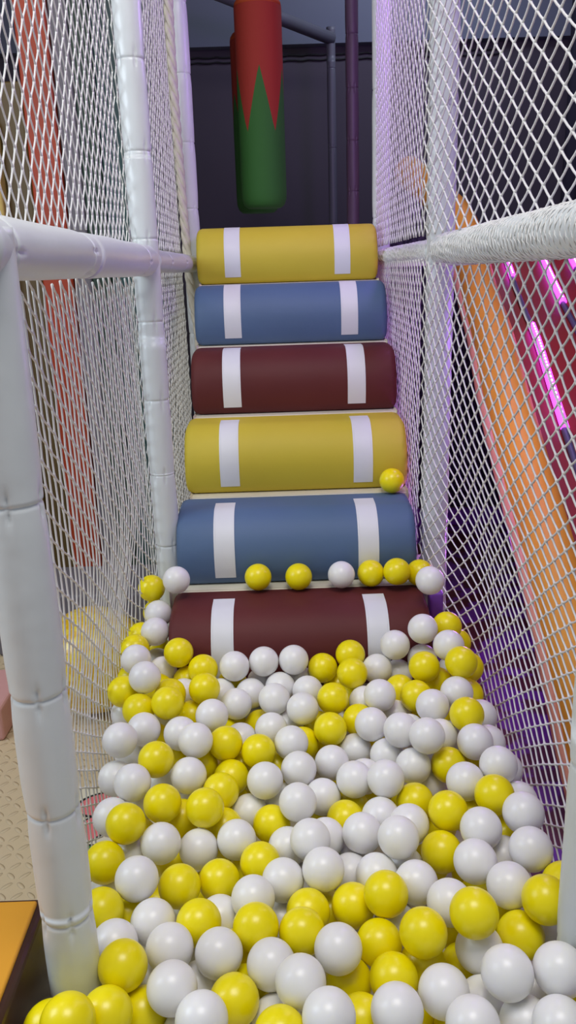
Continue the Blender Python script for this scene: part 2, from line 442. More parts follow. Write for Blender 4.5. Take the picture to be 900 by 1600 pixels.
# rails over the platform
b = MB(); b.tube([(-.8, 4.47, 3.43), (.8, 4.47, 3.43)], .03, 12); b.tube([(-.8, 4.74, 3.43), (.8, 4.74, 3.43)], .03, 12)
b = MB(); b.tube([(-.9, 4.60, 3.43), (.9, 4.60, 3.43)], .035, 12)
tag(b.build('overhead_rail', M['grey_pipe'], smooth=True), 'grey rail above the frame carrying the hanging bags', 'rail')
b = MB(); b.tube([(-.75, 5.4, 3.20), (.38, 6.2, 2.98)], .04, 12)
tag(b.build('overhead_pipe', M['grey_pipe'], smooth=True), 'grey pipe sloping down to the slim post at the top of the picture', 'pipe')
b = MB()
for dz in (0, .035):
    b.tube([(-1.2 + k*.05, 6.988, 3.03 + dz + .004*math.sin(k*2.2)) for k in range(60)], .006, 6)
tag(b.build('cable', M['black_hole'], smooth=True), 'pair of black cables running along the dark back wall near the ceiling', 'cable')

# ------------------------------------------------------------------ left side of the hall
def panel(name, x0, x1, y0, y1, z0, z1, mname, label, seamz=None, cat='wall panel'):
    b = MB()
    b.box(x0, x1, y0, y1, z0, z1)
    return tag(b.build(name, M[mname], bevel=.012), label, cat)
panel('wall_pad', -1.68, -1.27, 3.9, 4.1, 0, 3.3, 'grey_panel', 'grey padded panel at the far left edge beyond the upper left net')
panel('wall_pad', -1.305, -1.235, 3.84, 3.97, 0, 2.15, 'gold_panel', 'narrow gold padded strip beside the nearest post, beyond the left net')
panel('wall_pad', -1.232, -1.115, 3.9, 4.1, 0, 2.31, 'olive_panel', 'olive brown padded panel between the gold strip and the orange-red one')
panel('wall_pad', -1.113, -.975, 3.88, 4.1, 0, 3.4, 'redor_panel', 'tall orange-red padded panel beyond the left net')
panel('wall_pad', -.973, -.893, 3.9, 4.1, 0, 3.4, 'grey_panel', 'narrow grey padded panel right of the tall orange-red panel')
panel('wall_pad', -.891, -.80, 3.9, 4.1, 0, 3.4, 'green_panel', 'dark green narrow panel beyond the left net')
panel('wall_pad', -.798, -.56, 3.9, 4.1, 0, 3.4, 'teal_panel', 'dark teal panel beyond the left net, beside the second post')
panel('grey_block', -1.25, -.60, 3.1, 3.45, 0, .26, 'grey_panel', 'low grey block behind the yellow ball beyond the net', cat='block')
# big speckled ball
b = MB(); R = .19; rows = []
for i in range(1, 24):
    a = PI*i/24; rows.append([(R*math.sin(a)*math.cos(2*PI*k/40), R*math.sin(a)*math.sin(2*PI*k/40), R*math.cos(a)*-1) for k in range(40)])
bi = b.quadgrid(rows); b.cap(bi, 40, True); b.cap(bi + 22*40, 40)
o = b.build('big_ball', M['glitter_gold'], smooth=True); o.location = (-.745, 2.66, .19)
tag(o, 'big gold speckled ball on the floor beyond the left net', 'ball')
panel('pink_cushion', -1.75, -1.02, 2.45, 2.75, 0, .12, 'pink_vinyl', 'pink cushion on the embossed floor at the left edge of the photo', cat='cushion')
# printed mat
root = empty('printed_mat', (-.72, 1.9, 0), 'pink, green and black printed floor mat just outside the left net', 'mat')
b = MB(); b.box(-.70, -.52, 1.62, 2.15, .0, .012); b.build('mat_base', M['cream_vinyl'], root, bevel=.003)
def blob(cx, cy, rx, ry, z, ang=0, a0=0, a1=2*PI, inner=0):
    b = MB(); n = 28; up = []; 
    for r_ in (1, inner):
        up.append([(cx + (rx*math.cos(a)*math.cos(ang) - ry*math.sin(a)*math.sin(ang))*r_, cy + (rx*math.cos(a)*math.sin(ang) + ry*math.sin(a)*math.cos(ang))*r_)
                   for a in [a0 + (a1 - a0)*k/n for k in range(n + 1)]])
    rows = [[(x, y, z) for x, y in up[0]], [(x, y, z + .0015) for x, y in up[0]], [(x, y, z + .0015) for x, y in up[1]]]
    b.quadgrid(rows, closed_u=False); return b
for cx, cy, rx, ry, ang, mn in ((-.61, 2.07, .075, .05, .3, 'melon_pink'), (-.62, 1.96, .07, .04, 1.0, 'melon_pink'), (-.60, 1.84, .07, .045, -.3, 'melon_green'),
                                (-.61, 1.70, .07, .045, .4, 'melon_pink')):
    blob(cx, cy, rx, ry, .012, ang).build('printed_shape', M[mn], root)
    blob(cx, cy, rx*1.12, ry*1.15, .0121, ang, inner=.86).build('outline', M['black_hole'], root)

# orange and brown block at the near left
root = empty('padded_block', (-.8, .7, 0), 'brown padded block with an orange top at the bottom left corner', 'block')
bx(-1.35, -.482, .25, 1.18, 0, .470).build('block_body', M['brown_vinyl'], root, bevel=.012)
bx(-1.335, -.494, .262, 1.163, .468, .478).build('block_top', M['amber_vinyl'], root, bevel=.004, label='orange top')

# ------------------------------------------------------------------ right side of the hall
def smooth(pts, k=6):
    o = []
    for i in range(len(pts) - 1):
        p0, p1, p2, p3 = pts[max(i-1, 0)], pts[i], pts[i+1], pts[min(i+2, len(pts)-1)]
        for j in range(k):
            t = j/k; o.append(.5*((2*p1) + (p2 - p0)*t + (2*p0 - 5*p1 + 4*p2 - p3)*t*t + (3*p1 - p0 - 3*p2 + p3)*t*t*t))
    return o + [pts[-1]]
EDGE = [Vector(p) for p in ((.948, 4.383, 1.524), (.884, 3.858, 1.334), (.840, 3.452, 1.196), (.789, 3.035, 1.02), (.781, 2.711, .806), (.777, 2.453, .639), (.781, 2.202, .425), (.790, 2.02, .22), (.80, 1.90, .09))]
SL = smooth(EDGE)
up = [Vector(p) for p in ((.950, 4.39, 1.535), (.932, 4.60, 1.719), (.86, 4.85, 1.86), (.76, 5.1, 2.0), (.74, 5.16, 2.03))]
root = empty('slide', (1.3, 3.0, 0), 'slide with dark red bed and thick orange padded edge beyond the right net', 'slide')
b = MB(); b.tube(SL + smooth(up), .086, 22); b.build('edge_pad', M['orange_vinyl'], root, smooth=True, label='thick orange padded edge')
b = MB(); b.tube([p + Vector((-.088, -.02, -.02)) for p in SL], .020, 10); b.build('piping', M['salmon_vinyl'], root, smooth=True, label='salmon pink piping')
b = MB(); rows = []
for p in SL:
    rows.append([(p.x, p.y, p.z - .02), (p.x + 1.15, p.y, p.z + .0), (p.x + 1.15, p.y + .05, p.z - .07), (p.x, p.y + .05, p.z - .09)])
bi = b.quadgrid(rows); b.cap(bi, 4); b.cap(bi + 4*(len(SL) - 1), 4, True)
b.build('slide_bed', M['red_panel'], root, smooth=True, angle=40, label='dark red slide bed')
for k in (8, 40):
    q = SL[k]
    for dx in (.25, 1.05):
        b = MB(); b.tube([(q.x + dx, q.y + .10, 0), (q.x + dx, q.y + .10, q.z - .05)], .03, 12); b.build('support', M['brown_vinyl'], root, smooth=True)
def led(off, lab, segs):
    def pt(t, lift=0):
        t = min(max(t, 0), len(SL) - 1.001); k = int(t); p = SL[k].lerp(SL[k+1], t - k); d = (SL[k+1] - SL[k]).normalized()
        nrm = Vector((1, 0, 0)).cross(d).normalized()
        if nrm.y > 0: nrm = -nrm
        return p + Vector((off, 0, -.012)) + nrm*lift
    root = empty('led_strip', tuple(pt(segs[0][0])), lab, 'light strip', 'magenta light strips on the slide bed')
    n = len(SL) - 1
    b = MB(); b.tube([pt(k*.5, .006) for k in range(2*n)], .013, 8); b.build('channel', M['groove'], root, smooth=True)
    for t0, t1 in segs:
        q = max(6, int((t1 - t0)*2)); b = MB(); b.tube([pt(t0 + (t1 - t0)*k/q, .014) for k in range(q + 1)], .017, 8); b.build('light_tube', M['led'], root, smooth=True)
        b = MB(); acc = 0; prev = pt(t0)
        for k in range(400):
            t = t0 + (t1 - t0)*k/399; c = pt(t); acc += (c - prev).length; prev = c
            if acc > .026:
                acc = 0; c2 = pt(t + .05); dd = (c2 - c).normalized()*.005; c = pt(t, .031); b.tube([c - dd, c + dd], .0035, 5)
        b.build('diode_row', M['led_dot'], root)
led(.180, 'magenta light strip nearest the orange edge of the slide', ((0, 3.2), (10.2, 20.6)))
led(.365, 'middle magenta light strip on the slide, just below the right bar', ((0, 6.6),))
led(.51, 'magenta light strip farthest from the orange edge, half hidden by the bar', ((0, 2.2),))
# dark sparkle wall, purple strip
panel('dark_play_wall', .46, 2.4, 4.72, 4.85, .10, 1.66, 'sparkle', 'near-black speckled carpet wall beyond the right net', cat='wall panel')
panel('purple_skirting', .46, 2.4, 4.66, 4.72, .0, .10, 'purple_vinyl', 'purple padded strip at the foot of the dark carpet wall', cat='strip')
# padded base beside the lower rolls, purple LED light put into its colour
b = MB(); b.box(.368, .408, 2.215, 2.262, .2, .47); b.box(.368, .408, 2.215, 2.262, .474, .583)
tag(b.build('side_pad', M['purple_vinyl'], bevel=.008), 'purple-lit padded block between the lowest maroon roll and the right net', 'pad')
# folded curtain
b = MB(); rows = []
for z in (0.0, .8, 1.6, 2.4, 3.3, 4.1):
    row = []
    for k in range(221):
        t = k/220; y = 1.1 + t*5.6; row.append((2.15 + .035*math.sin(y*19) + .02*math.sin(y*41 + z) , y, z))
    rows.append(row)
b.quadgrid(rows, closed_u=False)
o = b.build('curtain', M['curtain'], smooth=True); tag(o, 'dark navy folded curtain hanging behind the upper right net', 'curtain')
sm = o.modifiers.new('t', 'SOLIDIFY'); sm.thickness = .006

# ------------------------------------------------------------------ balls
BALLS = [
('Y',-0.4512,2.2782,0.6032,'yellow ball against the left net at the foot of the second post'),
('W',-0.3692,2.2318,0.6448,'white ball at the left end of the lower blue roll'),
('Y',-0.4456,2.293,0.5186,'yellow ball mostly hidden at the back by the left side, fourth from left of ten'),
('W',-0.4248,2.2052,0.5517,'white ball on top at the back by the left side, rightmost of four'),
('W',-0.4231,2.1183,0.5353,'white ball on top at the back by the left side, third from left of four'),
('Y',-0.473,2.1691,0.4999,'yellow ball mostly hidden at the back by the left side, second from left of ten'),
('Y',-0.4718,2.0596,0.513,'yellow ball half buried at the back by the left side, left one of two'),
('W',-0.4516,1.9614,0.5286,'white ball on top at the back by the left side, leftmost of four'),
('Y',-0.4495,2.28,0.406,'yellow ball mostly hidden at the back by the left side, fifth from left of ten'),
('W',-0.437,2.1906,0.406,'white ball mostly hidden at the back by the left side, second from left of four'),
('Y',-0.3464,2.014,0.519,'yellow ball against the lower left corner of the lowest maroon roll'),
('W',-0.3981,2.0418,0.452,'white ball half buried at the back by the left side'),
('W',-0.4091,1.8407,0.5393,'white ball on top at the back by the left side, second from left of four'),
('Y',-0.473,1.9904,0.4573,'yellow ball mostly hidden at the back by the left side, leftmost of ten'),
('Y',-0.47,1.8594,0.4918,'yellow ball on top at the back by the left side'),
('Y',-0.2787,1.9729,0.4878,'yellow ball on top at the back left of centre, left one of two'),
('Y',-0.2661,1.8657,0.4884,'yellow ball on top at the back left of centre, right one of two'),
('W',-0.1944,1.9648,0.498,'white ball in front of the left white band of the lowest maroon roll'),
('W',-0.3279,1.9301,0.4412,'white ball mostly hidden at the back by the left side, rightmost of four'),
('Y',-0.3266,2.01,0.4364,'yellow ball mostly hidden at the back by the left side, rightmost of ten'),
('Y',-0.353,1.8638,0.4772,'yellow ball mostly hidden at the back by the left side, ninth from left of ten'),
('Y',-0.3475,1.7799,0.5,'yellow ball on top towards the back by the left side, rightmost of three'),
('Y',-0.423,1.7978,0.4738,'yellow ball on top towards the back by the left side, leftmost of three'),
('W',-0.2326,1.9358,0.4346,'white ball mostly hidden at the back left of centre, left one of two'),
('W',-0.1874,1.8646,0.4428,'white ball on top at the back left of centre, left one of two'),
('W',-0.2402,1.7619,0.4719,'white ball on top towards the back left of centre, third from left of four'),
('Y',-0.2057,2.01,0.4255,'yellow ball mostly hidden at the back left of centre, second from left of five'),
('W',-0.473,1.8821,0.4156,'white ball mostly hidden at the back by the left side, leftmost of four'),
('Y',-0.3024,1.8592,0.4159,'yellow ball half buried at the back by the left side, right one of two'),
('W',-0.1532,1.9356,0.4324,'white ball half buried at the back left of centre'),
('Y',-0.1329,2.272,0.6297,'leftmost yellow ball of the loose row in front of the lower blue roll'),
('Y',-0.0128,2.272,0.6266,'second yellow ball of the loose row in front of the lower blue roll'),
('W',0.1125,2.2559,0.6347,'white ball between the yellow ones in front of the lower blue roll'),
('Y',0.2012,2.272,0.6296,'yellow ball in front of the right white band of the lower blue roll'),
('Y',0.274,2.2431,0.6433,'yellow ball in front of the lower blue roll, near its right end'),
('W',-0.117,1.9833,0.4994,'white ball on top at the back left of centre, right one of two'),
('W',-0.0372,1.9842,0.5007,'white ball on top at the back in the centre, middle one of three'),
('Y',0.0401,1.9925,0.4699,'yellow ball on top at the back in the centre, left one of two'),
('Y',0.1164,2.0105,0.4973,'yellow ball on top at the back right of centre, leftmost of four'),
('Y',0.1134,1.9178,0.4903,'yellow ball on top at the back right of centre, second from left of four'),
('W',0.1845,1.9751,0.4707,'white ball on top at the back right of centre, left one of two'),
('W',0.2353,1.9982,0.5274,'white ball high on the right white band of the lowest maroon roll'),
('W',-0.0754,1.9505,0.4397,'white ball half buried at the back in the centre, left one of two'),
('W',-0.09,1.8513,0.4607,'white ball on top at the back in the centre, leftmost of three'),
('W',-0.004,1.915,0.4447,'white ball half buried at the back in the centre, right one of two'),
('W',-0.0199,1.8071,0.4565,'white ball on top at the back in the centre, rightmost of three'),
('W',-0.0243,2.01,0.4267,'white ball mostly hidden at the back in the centre, second from left of four'),
('W',-0.1261,2.01,0.4251,'white ball mostly hidden at the back left of centre, right one of two'),
('Y',0.0576,1.8463,0.4591,'yellow ball on top at the back in the centre, right one of two'),
('Y',0.0828,2.01,0.4052,'yellow ball mostly hidden at the back in the centre, rightmost of three'),
('Y',0.1143,1.9374,0.4133,'yellow ball mostly hidden at the back right of centre, left one of two'),
('W',0.2464,2.01,0.4351,'white ball half buried at the back right of centre, right one of two'),
('W',0.1719,1.8105,0.4837,'white ball on top at the back right of centre, right one of two'),
('W',0.1397,1.8657,0.4364,'white ball half buried at the back right of centre, left one of two'),
('Y',0.346,2.272,0.626,'partly hidden yellow ball at the right end of the lower blue roll'),
('W',0.3488,2.1227,0.6595,'white ball at the right net beside the purple-lit padded block'),
('W',0.3087,1.9961,0.5727,'white ball on top at the back by the right side, left one of two'),
('Y',0.3805,2.0319,0.5612,'yellow ball on top at the back by the right side, left one of two'),
('W',0.3612,1.9131,0.5623,'white ball on top at the back by the right side, right one of two'),
('W',0.3096,2.0007,0.4825,'white ball half buried at the back by the right side'),
('Y',0.2955,1.8919,0.5148,'yellow ball on top at the back right of centre, rightmost of four'),
('Y',0.3768,1.8356,0.5531,'yellow ball on top at the back by the right side, right one of two'),
('W',0.3876,1.9849,0.4538,'white ball mostly hidden at the back by the right side'),
('W',0.3554,1.7799,0.5006,'white ball on top towards the back by the right side, left one of two'),
('Y',0.3968,1.8412,0.4599,'yellow ball mostly hidden at the back by the right side, third from left of five'),
('Y',0.3354,1.923,0.4534,'yellow ball half buried at the back by the right side'),
('W',0.2889,1.7372,0.4917,'white ball on top towards the back right of centre, rightmost of seven'),
('Y',0.3572,1.6778,0.5012,'yellow ball on top towards the back by the right side, right one of two'),
('Y',0.2351,1.8988,0.4478,'yellow ball half buried at the back right of centre'),
('Y',0.2634,1.8172,0.4741,'yellow ball on top at the back right of centre, third from left of four'),
('W',0.2147,1.8305,0.4127,'white ball mostly hidden at the back right of centre, right one of two'),
('W',-0.4399,1.6455,0.4852,'white ball on top towards the back by the left side, leftmost of three'),
('W',-0.3993,1.7226,0.4641,'white ball on top towards the back by the left side, rightmost of three'),
('Y',-0.3508,1.5875,0.4692,'yellow ball on top towards the back by the left side, middle one of three'),
('W',-0.3113,1.7102,0.4571,'white ball half buried towards the back by the left side, rightmost of three'),
('W',-0.2685,1.6463,0.477,'white ball on top towards the back left of centre, second from left of four'),
('Y',-0.2035,1.6798,0.4458,'yellow ball on top towards the back left of centre, middle one of three'),
('W',-0.1743,1.7697,0.3996,'white ball half buried towards the back left of centre, left one of two'),
('W',-0.279,1.5708,0.4365,'white ball on top towards the back left of centre, leftmost of four'),
('Y',-0.3277,1.7284,0.3814,'yellow ball mostly hidden towards the back by the left side'),
('Y',-0.2637,1.6763,0.3939,'yellow ball half buried towards the back left of centre, middle one of three'),
('Y',-0.2402,1.7276,0.338,'yellow ball mostly hidden towards the back left of centre, leftmost of five'),
('Y',-0.1691,1.6948,0.3733,'yellow ball mostly hidden towards the back left of centre, fourth from left of five'),
('Y',-0.1894,1.6209,0.3943,'yellow ball half buried towards the back left of centre, rightmost of three'),
('Y',-0.2078,1.5454,0.4117,'yellow ball on top towards the back left of centre, leftmost of three'),
('W',-0.4522,1.6179,0.4033,'white ball half buried towards the back by the left side, leftmost of three'),
('W',-0.3924,1.5185,0.4591,'white ball on top towards the back by the left side, middle one of three'),
('Y',-0.3234,1.4711,0.4394,'yellow ball on top in mid pit by the left side, rightmost of three'),
('Y',-0.2333,1.4529,0.4387,'yellow ball on top in mid pit left of centre, second from left of four'),
('W',-0.3504,1.6211,0.3838,'white ball mostly hidden towards the back by the left side, right one of two'),
('W',-0.1466,1.5364,0.3618,'white ball half buried towards the back left of centre, right one of two'),
('Y',-0.2912,1.506,0.3757,'yellow ball half buried towards the back left of centre, leftmost of three'),
('W',-0.4284,1.4609,0.4175,'white ball half buried in mid pit by the left side'),
('W',-0.3875,1.5509,0.3809,'white ball mostly hidden towards the back by the left side, left one of two'),
('Y',-0.3851,1.3928,0.4521,'yellow ball on top in mid pit by the left side, middle one of three'),
('Y',-0.381,1.4758,0.3555,'yellow ball mostly hidden in mid pit by the left side, second from left of four'),
('W',-0.315,1.3731,0.4185,'white ball on top in mid pit by the left side'),
('W',-0.2455,1.4042,0.377,'white ball on top in mid pit left of centre, left one of two'),
('W',-0.1678,1.408,0.3933,'white ball on top in mid pit left of centre, right one of two'),
('Y',-0.1994,1.4775,0.3712,'yellow ball mostly hidden in mid pit left of centre, middle one of three'),
('W',-0.3787,1.3984,0.3731,'white ball mostly hidden in mid pit by the left side, right one of two'),
('W',-0.4375,1.7319,0.3951,'white ball half buried towards the back by the left side, middle one of three'),
('W',-0.0986,1.772,0.4238,'white ball on top towards the back in the centre, leftmost of six'),
('W',-0.0505,1.6824,0.4392,'white ball on top towards the back in the centre, second from left of six'),
('Y',-0.0233,1.7443,0.3974,'yellow ball half buried towards the back in the centre'),
('Y',0.0442,1.7374,0.4389,'yellow ball on top towards the back in the centre'),
('Y',0.1179,1.7895,0.4291,'yellow ball half buried towards the back right of centre'),
('W',0.1411,1.719,0.4588,'white ball on top towards the back right of centre, second from left of seven'),
('W',0.1027,1.724,0.3867,'white ball on top towards the back right of centre, leftmost of seven'),
('W',0.0414,1.6438,0.4081,'white ball on top towards the back in the centre, fifth from left of six'),
('W',0.2012,1.656,0.4797,'white ball on top towards the back right of centre, fourth from left of seven'),
('W',0.2309,1.7232,0.4356,'white ball mostly hidden towards the back right of centre, middle one of three'),
('W',0.1713,1.667,0.4068,'white ball half buried towards the back right of centre, leftmost of three'),
('Y',-0.1271,1.6623,0.4325,'yellow ball on top towards the back left of centre, rightmost of three'),
('W',-0.0358,1.5913,0.429,'white ball on top towards the back in the centre, third from left of six'),
('W',-0.1104,1.5509,0.4311,'white ball on top towards the back left of centre, rightmost of four'),
('Y',-0.0872,1.6944,0.3681,'yellow ball mostly hidden towards the back in the centre, leftmost of seven'),
('W',0.0848,1.5511,0.4257,'white ball on top towards the back in the centre, rightmost of six'),
('W',0.1139,1.6151,0.3885,'white ball mostly hidden towards the back right of centre, leftmost of three'),
('W',0.1484,1.5115,0.4523,'white ball on top towards the back right of centre, third from left of seven'),
('W',0.0143,1.5437,0.3897,'white ball on top towards the back in the centre, fourth from left of six'),
('W',-0.0407,1.4706,0.4313,'white ball on top in mid pit in the centre, second from left of five'),
('Y',0.0798,1.5568,0.3466,'yellow ball mostly hidden towards the back in the centre, rightmost of seven'),
('Y',0.0589,1.4788,0.3788,'yellow ball half buried in mid pit in the centre'),
('Y',-0.0975,1.4755,0.3758,'yellow ball on top in mid pit in the centre'),
('W',-0.0754,1.5717,0.3605,'white ball mostly hidden towards the back in the centre'),
('W',0.1304,1.4528,0.4018,'white ball half buried in mid pit right of centre, middle one of three'),
('W',0.181,1.396,0.425,'white ball half buried in mid pit right of centre, rightmost of three'),
('W',0.0857,1.3883,0.4141,'white ball on top in mid pit in the centre, rightmost of five'),
('W',-0.0194,1.3558,0.4286,'white ball on top in mid pit in the centre, third from left of five'),
('W',0.0132,1.4141,0.3856,'white ball mostly hidden in mid pit in the centre, fourth from left of five'),
('W',-0.0648,1.403,0.3751,'white ball half buried in mid pit in the centre, left one of two'),
('W',0.0724,1.4155,0.3326,'white ball mostly hidden in mid pit in the centre, rightmost of five'),
('Y',0.2093,1.4953,0.4038,'yellow ball on top in mid pit right of centre, leftmost of three'),
('W',0.1486,1.3234,0.4523,'white ball on top in mid pit right of centre, left one of two'),
('W',0.2207,1.5932,0.4258,'white ball on top towards the back right of centre, fifth from left of seven'),
('W',0.251,1.5972,0.4992,'white ball on top towards the back right of centre, sixth from left of seven'),
('Y',-0.1189,1.3458,0.3863,'yellow ball on top in mid pit left of centre, rightmost of four'),
('Y',-0.4201,1.3376,0.4069,'yellow ball on top in mid pit by the left side, leftmost of three'),
('W',-0.3407,1.2495,0.4409,'white ball on top near the front by the left side, left one of two'),
('W',0.002,1.2794,0.4219,'white ball on top in mid pit in the centre, fourth from left of five'),
('W',-0.0742,1.2813,0.3994,'white ball on top in mid pit in the centre, leftmost of five'),
('W',0.1029,1.2898,0.3965,'white ball half buried in mid pit right of centre, leftmost of three'),
('W',0.3298,1.7271,0.4112,'white ball mostly hidden towards the back by the right side, leftmost of five'),
('W',0.2952,1.6685,0.4523,'white ball half buried towards the back right of centre, rightmost of three'),
('Y',0.3002,1.594,0.4248,'yellow ball on top towards the back by the right side, left one of two'),
('W',0.3591,1.6,0.4779,'white ball on top towards the back by the right side, right one of two'),
('W',0.403,1.6547,0.4404,'white ball mostly hidden towards the back by the right side, fourth from left of five'),
('W',0.384,1.4965,0.4858,'white ball on top in mid pit by the right side, third from left of five'),
('W',0.3104,1.4773,0.4628,'white ball on top in mid pit by the right side, leftmost of five'),
('Y',0.3544,1.4122,0.4751,'yellow ball on top in mid pit by the right side'),
('W',0.3922,1.3426,0.4824,'white ball on top in mid pit by the right side, fourth from left of five'),
('Y',0.3765,1.4019,0.3867,'yellow ball mostly hidden in mid pit by the right side, third from left of four'),
('W',0.3537,1.3264,0.3964,'white ball mostly hidden in mid pit by the right side, left one of two'),
('W',0.2595,1.6166,0.3604,'white ball half buried towards the back right of centre, middle one of three'),
('Y',0.3224,1.4684,0.3846,'yellow ball mostly hidden in mid pit by the right side, leftmost of four'),
('W',0.3809,1.2552,0.4705,'white ball on top in mid pit by the right side, rightmost of five'),
('Y',0.2602,1.405,0.4462,'yellow ball on top in mid pit right of centre, rightmost of three'),
('Y',0.235,1.3369,0.4044,'yellow ball on top in mid pit right of centre, middle one of three'),
('W',0.3078,1.3288,0.4613,'white ball on top in mid pit by the right side, second from left of five'),
('W',0.2802,1.2547,0.4484,'white ball on top in mid pit right of centre, right one of two'),
('W',0.3247,1.1887,0.4509,'white ball on top near the front by the right side'),
('Y',0.3673,1.1259,0.4746,'yellow ball on top near the front by the right side, right one of two'),
('W',0.2173,1.176,0.4304,'white ball half buried near the front right of centre, left one of two'),
('Y',0.2392,1.0934,0.483,'yellow ball on top near the front right of centre, rightmost of three'),
('Y',0.1092,1.2007,0.4311,'yellow ball on top near the front right of centre, leftmost of three'),
('W',0.1709,1.2472,0.4124,'white ball on top near the front right of centre'),
('Y',0.0532,1.2295,0.3826,'yellow ball on top near the front in the centre, middle one of three'),
('Y',-0.0298,1.2173,0.3837,'yellow ball half buried near the front in the centre, left one of two'),
('W',0.0162,1.0913,0.4226,'white ball on top near the front in the centre, right one of two'),
('Y',0.1586,1.1023,0.4385,'yellow ball on top near the front right of centre, middle one of three'),
('Y',0.0901,1.1426,0.3803,'yellow ball on top near the front in the centre, rightmost of three'),
('Y',0.2348,1.1316,0.3343,'yellow ball mostly hidden near the front right of centre, rightmost of five'),
('Y',0.3277,1.1226,0.4056,'yellow ball on top near the front by the right side, left one of two'),
('W',0.267,0.9922,0.4637,'white ball on top at the very front right of centre, third from left of four'),
('W',0.3464,0.9913,0.4664,'white ball on top at the very front by the right side, left one of two'),
('Y',0.1047,1.0645,0.3845,'yellow ball half buried near the front right of centre'),
('Y',0.0334,1.0991,0.3453,'yellow ball half buried near the front in the centre, right one of two'),
('W',0.175,1.0089,0.4137,'white ball on top at the very front right of centre, leftmost of four'),
('W',0.0959,0.9666,0.4254,'white ball on top at the very front in the centre, rightmost of three'),
('W',-0.0078,0.9432,0.4456,'white ball on top at the very front in the centre, middle one of three'),
('W',0.2026,0.9347,0.43,'white ball on top at the very front right of centre, second from left of four'),
('W',0.2918,0.9664,0.3928,'white ball on top at the very front right of centre, rightmost of four'),
('W',0.3236,0.9154,0.4448,'white ball on top at the very front by the right side, right one of two'),
('W',0.2415,1.0243,0.372,'white ball mostly hidden near the front right of centre, middle one of three'),
('Y',0.1615,1.1143,0.36,'yellow ball mostly hidden near the front right of centre, second from left of five'),
('Y',0.0445,0.9981,0.3736,'yellow ball half buried at the very front in the centre'),
('W',0.391,1.1608,0.3762,'white ball half buried near the front by the right side'),
('Y',0.3809,0.9799,0.3957,'yellow ball half buried at the very front by the right side'),
('W',0.3272,1.0356,0.375,'white ball mostly hidden near the front by the right side'),
('W',0.2519,1.0986,0.4047,'white ball half buried near the front right of centre, right one of two'),
('W',0.1292,1.2115,0.3549,'white ball mostly hidden near the front right of centre, leftmost of three'),
('Y',0.0124,1.2725,0.3295,'yellow ball mostly hidden in mid pit in the centre'),
('W',0.0573,1.3412,0.3566,'white ball half buried in mid pit in the centre, right one of two'),
('Y',-0.0425,1.1433,0.4098,'yellow ball on top near the front in the centre, leftmost of three'),
('W',-0.0477,1.0118,0.4403,'white ball on top at the very front in the centre, leftmost of three'),
('Y',-0.2686,1.2775,0.397,'yellow ball on top in mid pit left of centre, leftmost of four'),
('Y',-0.1975,1.3101,0.3784,'yellow ball on top in mid pit left of centre, third from left of four'),
('W',-0.3051,1.1868,0.4007,'white ball on top near the front by the left side, right one of two'),
('W',-0.2643,1.1073,0.4202,'white ball on top near the front left of centre, leftmost of four'),
('W',-0.249,1.0201,0.4282,'white ball on top near the front left of centre, second from left of four'),
('Y',-0.2224,1.1738,0.408,'yellow ball on top near the front left of centre, left one of two'),
('W',-0.1811,1.0936,0.4196,'white ball on top near the front left of centre, third from left of four'),
('W',-0.1918,1.2322,0.3636,'white ball mostly hidden near the front left of centre, third from left of four'),
('W',-0.1285,1.2245,0.4111,'white ball on top near the front left of centre, rightmost of four'),
('Y',-0.1212,1.1459,0.4206,'yellow ball on top near the front left of centre, right one of two'),
('W',-0.0948,1.071,0.416,'white ball on top near the front in the centre, left one of two'),
('Y',-0.1595,1.1604,0.3522,'yellow ball mostly hidden near the front left of centre, left one of two'),
('Y',-0.153,1.0186,0.4006,'yellow ball on top at the very front left of centre'),
('W',-0.2282,1.0036,0.3533,'white ball half buried at the very front left of centre'),
('W',-0.2177,1.0968,0.3491,'white ball mostly hidden near the front left of centre, second from left of four'),
('W',-0.1974,0.9596,0.4301,'white ball on top at the very front left of centre'),
('W',-0.0882,1.0215,0.3541,'white ball mostly hidden near the front in the centre'),
('Y',-0.0806,0.9439,0.4137,'yellow ball on top at the very front in the centre'),
('Y',-0.3012,1.0312,0.3687,'yellow ball on top near the front by the left side, rightmost of four'),
('Y',-0.1391,1.0836,0.3512,'yellow ball mostly hidden near the front left of centre, right one of two'),
('Y',-0.397,1.1982,0.4184,'yellow ball on top near the front by the left side, second from left of four'),
('Y',-0.3614,1.2443,0.3644,'yellow ball mostly hidden near the front by the left side'),
('W',-0.3608,1.1276,0.4129,'white ball half buried near the front by the left side'),
('Y',-0.332,1.0575,0.4371,'yellow ball on top near the front by the left side, third from left of four'),
('Y',-0.344,0.9798,0.4246,'yellow ball on top at the very front by the left side'),
('Y',-0.428,0.9684,0.4146,'yellow ball mostly hidden at the very front by the left side'),
('Y',-0.3855,0.9287,0.4691,'yellow ball cut by the bottom edge, beside the brown padded block'),
('W',-0.3087,1.109,0.354,'white ball mostly hidden near the front by the left side, right one of two'),
('Y',0.2255,1.4034,0.3234,'yellow ball mostly hidden in mid pit right of centre, left one of two'),
('Y',-0.2013,1.9284,0.3356,'yellow ball mostly hidden at the back left of centre, third from left of five'),
('Y',0.1258,0.9834,0.3294,'yellow ball on top at the very front right of centre'),
('Y',0.2272,1.209,0.3505,'yellow ball mostly hidden near the front right of centre, third from left of five'),
('Y',-0.3074,1.453,0.306,'yellow ball mostly hidden in mid pit by the left side, rightmost of four'),
('W',0.4197,1.5719,0.4228,'white ball mostly hidden towards the back by the right side, rightmost of five'),
('Y',0.4216,2.0896,0.4833,'yellow ball mostly hidden at the back by the right side, second from left of five'),
('Y',0.3066,1.3823,0.3103,'yellow ball mostly hidden in mid pit by the right side, second from left of four'),
